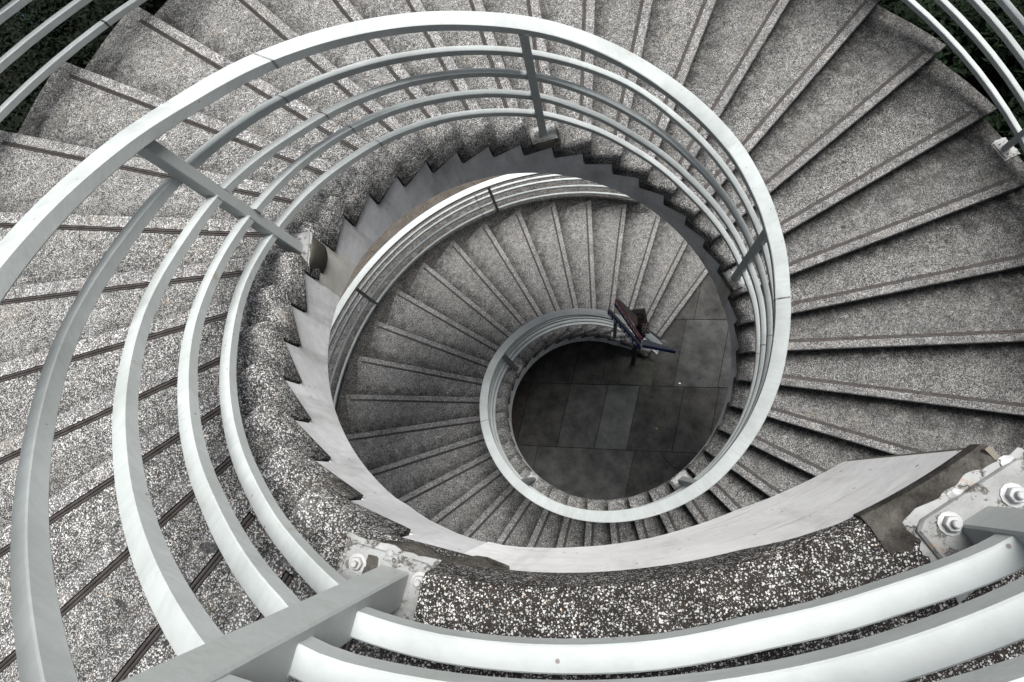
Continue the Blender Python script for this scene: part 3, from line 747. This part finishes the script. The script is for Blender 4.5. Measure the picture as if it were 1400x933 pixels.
def letters(n, a, b, z0, z1, off, parent, mat, seed):
    rs = random.Random(seed); a = Vector((*a, 0)); b = Vector((*b, 0)); d_ = (b - a); L = d_.length; d_.normalize(); n_ = d_.cross(Vector((0, 0, 1)))
    for i in range(n):
        c = a + d_ * (L * (i + .5) / n) + n_ * off; wv = L / n * .30
        zc = (z0 + z1) / 2; hh = (z1 - z0) / 2
        vv = []
        ff = []
        for (sx0, sx1, sz0, sz1) in [(-1, -.5, -1, 1), (.4, .9, -1, rs.choice([1, .2])), (-.5, .4, rs.choice([.6, -.2]), rs.choice([1.0, .2]) + .001)]:
            if sz1 < sz0: sz0, sz1 = sz1, sz0
            pts = boxpts(c + d_ * wv * (sx0 + sx1) / 2 + Vector((0, 0, zc + hh * (sz0 + sz1) / 2)), d_ * wv * abs(sx1 - sx0) / 2, n_ * .002, Vector((0, 0, hh * abs(sz1 - sz0) / 2)))
            o = len(vv); vv += pts; ff += [tuple(j + o for j in f) for f in BF]
        add('lettering', vv, ff, mat, parent)
# long blue board and the red-and-blue board behind it, fanning to the upper left
b1 = board('direction_board', (.185, 1.35), (.64, .76), 2.20, 2.38, 2.16, 2.38, .024, M['blue'], sg); letters(7, (.20, 1.33), (.60, .81), 2.24, 2.34, .014, b1, M['inkwhite'], 1)
b1b = board('board_cap', (.195, 1.372), (.64, .80), 2.38, 2.388, 2.38, 2.388, .034, M['signtop'], sg)
b2 = board('direction_board', (.30, 1.45), (.65, .84), 2.44, 2.60, 2.42, 2.60, .022, M['red'], sg); letters(8, (.31, 1.43), (.62, .89), 2.46, 2.56, .013, b2, M['inkwhite'], 2)
b2c = board('blue_band', (.29, 1.44), (.645, .83), 2.36, 2.438, 2.33, 2.418, .02, M['blue'], sg)
# taupe top of the board box
pts = [(.305, 1.46), (.365, 1.43), (.60, 1.17), (.60, .99), (.52, 1.10)]
poly_prism('board_top', pts, 2.585, 2.615, M['signtop'], sg)
# grey arrow board pointing right, pale tipped board behind it
pts = [(.66, .85), (.72, .85), (1.14, .68), (1.12, .665), (.66, .78)]
poly_prism('arrow_board', pts, 2.42, 2.45, M['grey'], sg)
board('direction_board', (.66, .775), (1.13, .655), 2.33, 2.42, 2.36, 2.42, .025, M['blue'], sg)
pts = [(.735, 1.06), (.77, 1.05), (1.0, .86), (.93, .865)]
poly_prism('arrow_board', pts, 2.28, 2.31, M['grey'], sg)
pts = [(.93, .868), (.985, .872), (1.03, .825), (.95, .85)]
poly_prism('arrow_tip', pts, 2.311, 2.318, M['inkwhite'], sg)
# tilted notice: circle emblem, red band, cream panel with black marks
def quad_plate(name, c, ex, ey, t, mat, parent):
    n_ = ex.cross(ey).normalized() * t / 2
    return add(name, boxpts(c, ex, ey, n_), BF, mat, parent)
ey = Vector((-.045, .16, .20)).normalized(); ex = Vector((.96, -.22, 0)).normalized(); ex = (ex - ey * ex.dot(ey)).normalized(); nn_ = ex.cross(ey).normalized()
C0 = Vector((.655, 1.12, 2.48))
nb_ = quad_plate('notice_board', C0, ex * .098, ey * .23, .02, M['signtop'], sg)
quad_plate('notice_panel', C0 - ey * .150 + nn_ * .012, ex * .097, ey * .075, .006, M['cream'], nb_)
quad_plate('red_band', C0 - ey * .045 + nn_ * .012, ex * .097, ey * .028, .006, M['red'], nb_)
rgv = []
for i in range(20):
    a = i * math.pi / 10
    rgv.append([C0 + ey * .10 + nn_ * (.012 + hh) + ex * rr_ * math.cos(a) + ey * rr_ * math.sin(a) for rr_, hh in ((.045, 0), (.045, .004), (.066, .004), (.066, 0))])
rgv.append(rgv[0]); vs, fs = loft(rgv, cap=False); add('circle_emblem', vs, fs, M['inkblack'], nb_)
for i, (x, y, a_, b_) in enumerate([(-.06, -.115, .024, .010), (-.02, -.12, .010, .014), (.03, -.115, .012, .010), (.07, -.12, .014, .009), (-.055, -.16, .022, .008), (-.005, -.155, .014, .010), (.045, -.16, .020, .008), (-.03, -.195, .018, .008), (.02, -.195, .014, .009), (.065, -.19, .012, .009)]):
    quad_plate('lettering', C0 + ex * x + ey * y + nn_ * .017, ex * a_, ey * b_, .004, M['inkblack'], nb_)
for x in (-.075, -.045, -.005, .035, .075):
    quad_plate('lettering', C0 + ex * x - ey * .045 + nn_ * .017, ex * .009, ey * .014, .004, M['inkwhite'], nb_)
tube('pole_clamp', (.62, 1.01, 2.30), (.70, .92, 2.30), .045, M['black'], sg, 10)

# litter on the paving
def litter(x, y, s_, label, mat):
    root = blob('litter', Vector((0, 0, 0)), s_, s_ * .7, s_ * .4, mat, None, int(x * 100), 8, 4)
    root.location = (x, y, .004); tag(root, label, 'litter')
litter(1.446, .60, .018, 'small white scrap lying on the dark paving in the well', M['litter'])
litter(.98, -.22, .014, 'tiny orange scrap on the dark paving near the slab joint', plain('orange_scrap', (.35, .22, .05), .6))
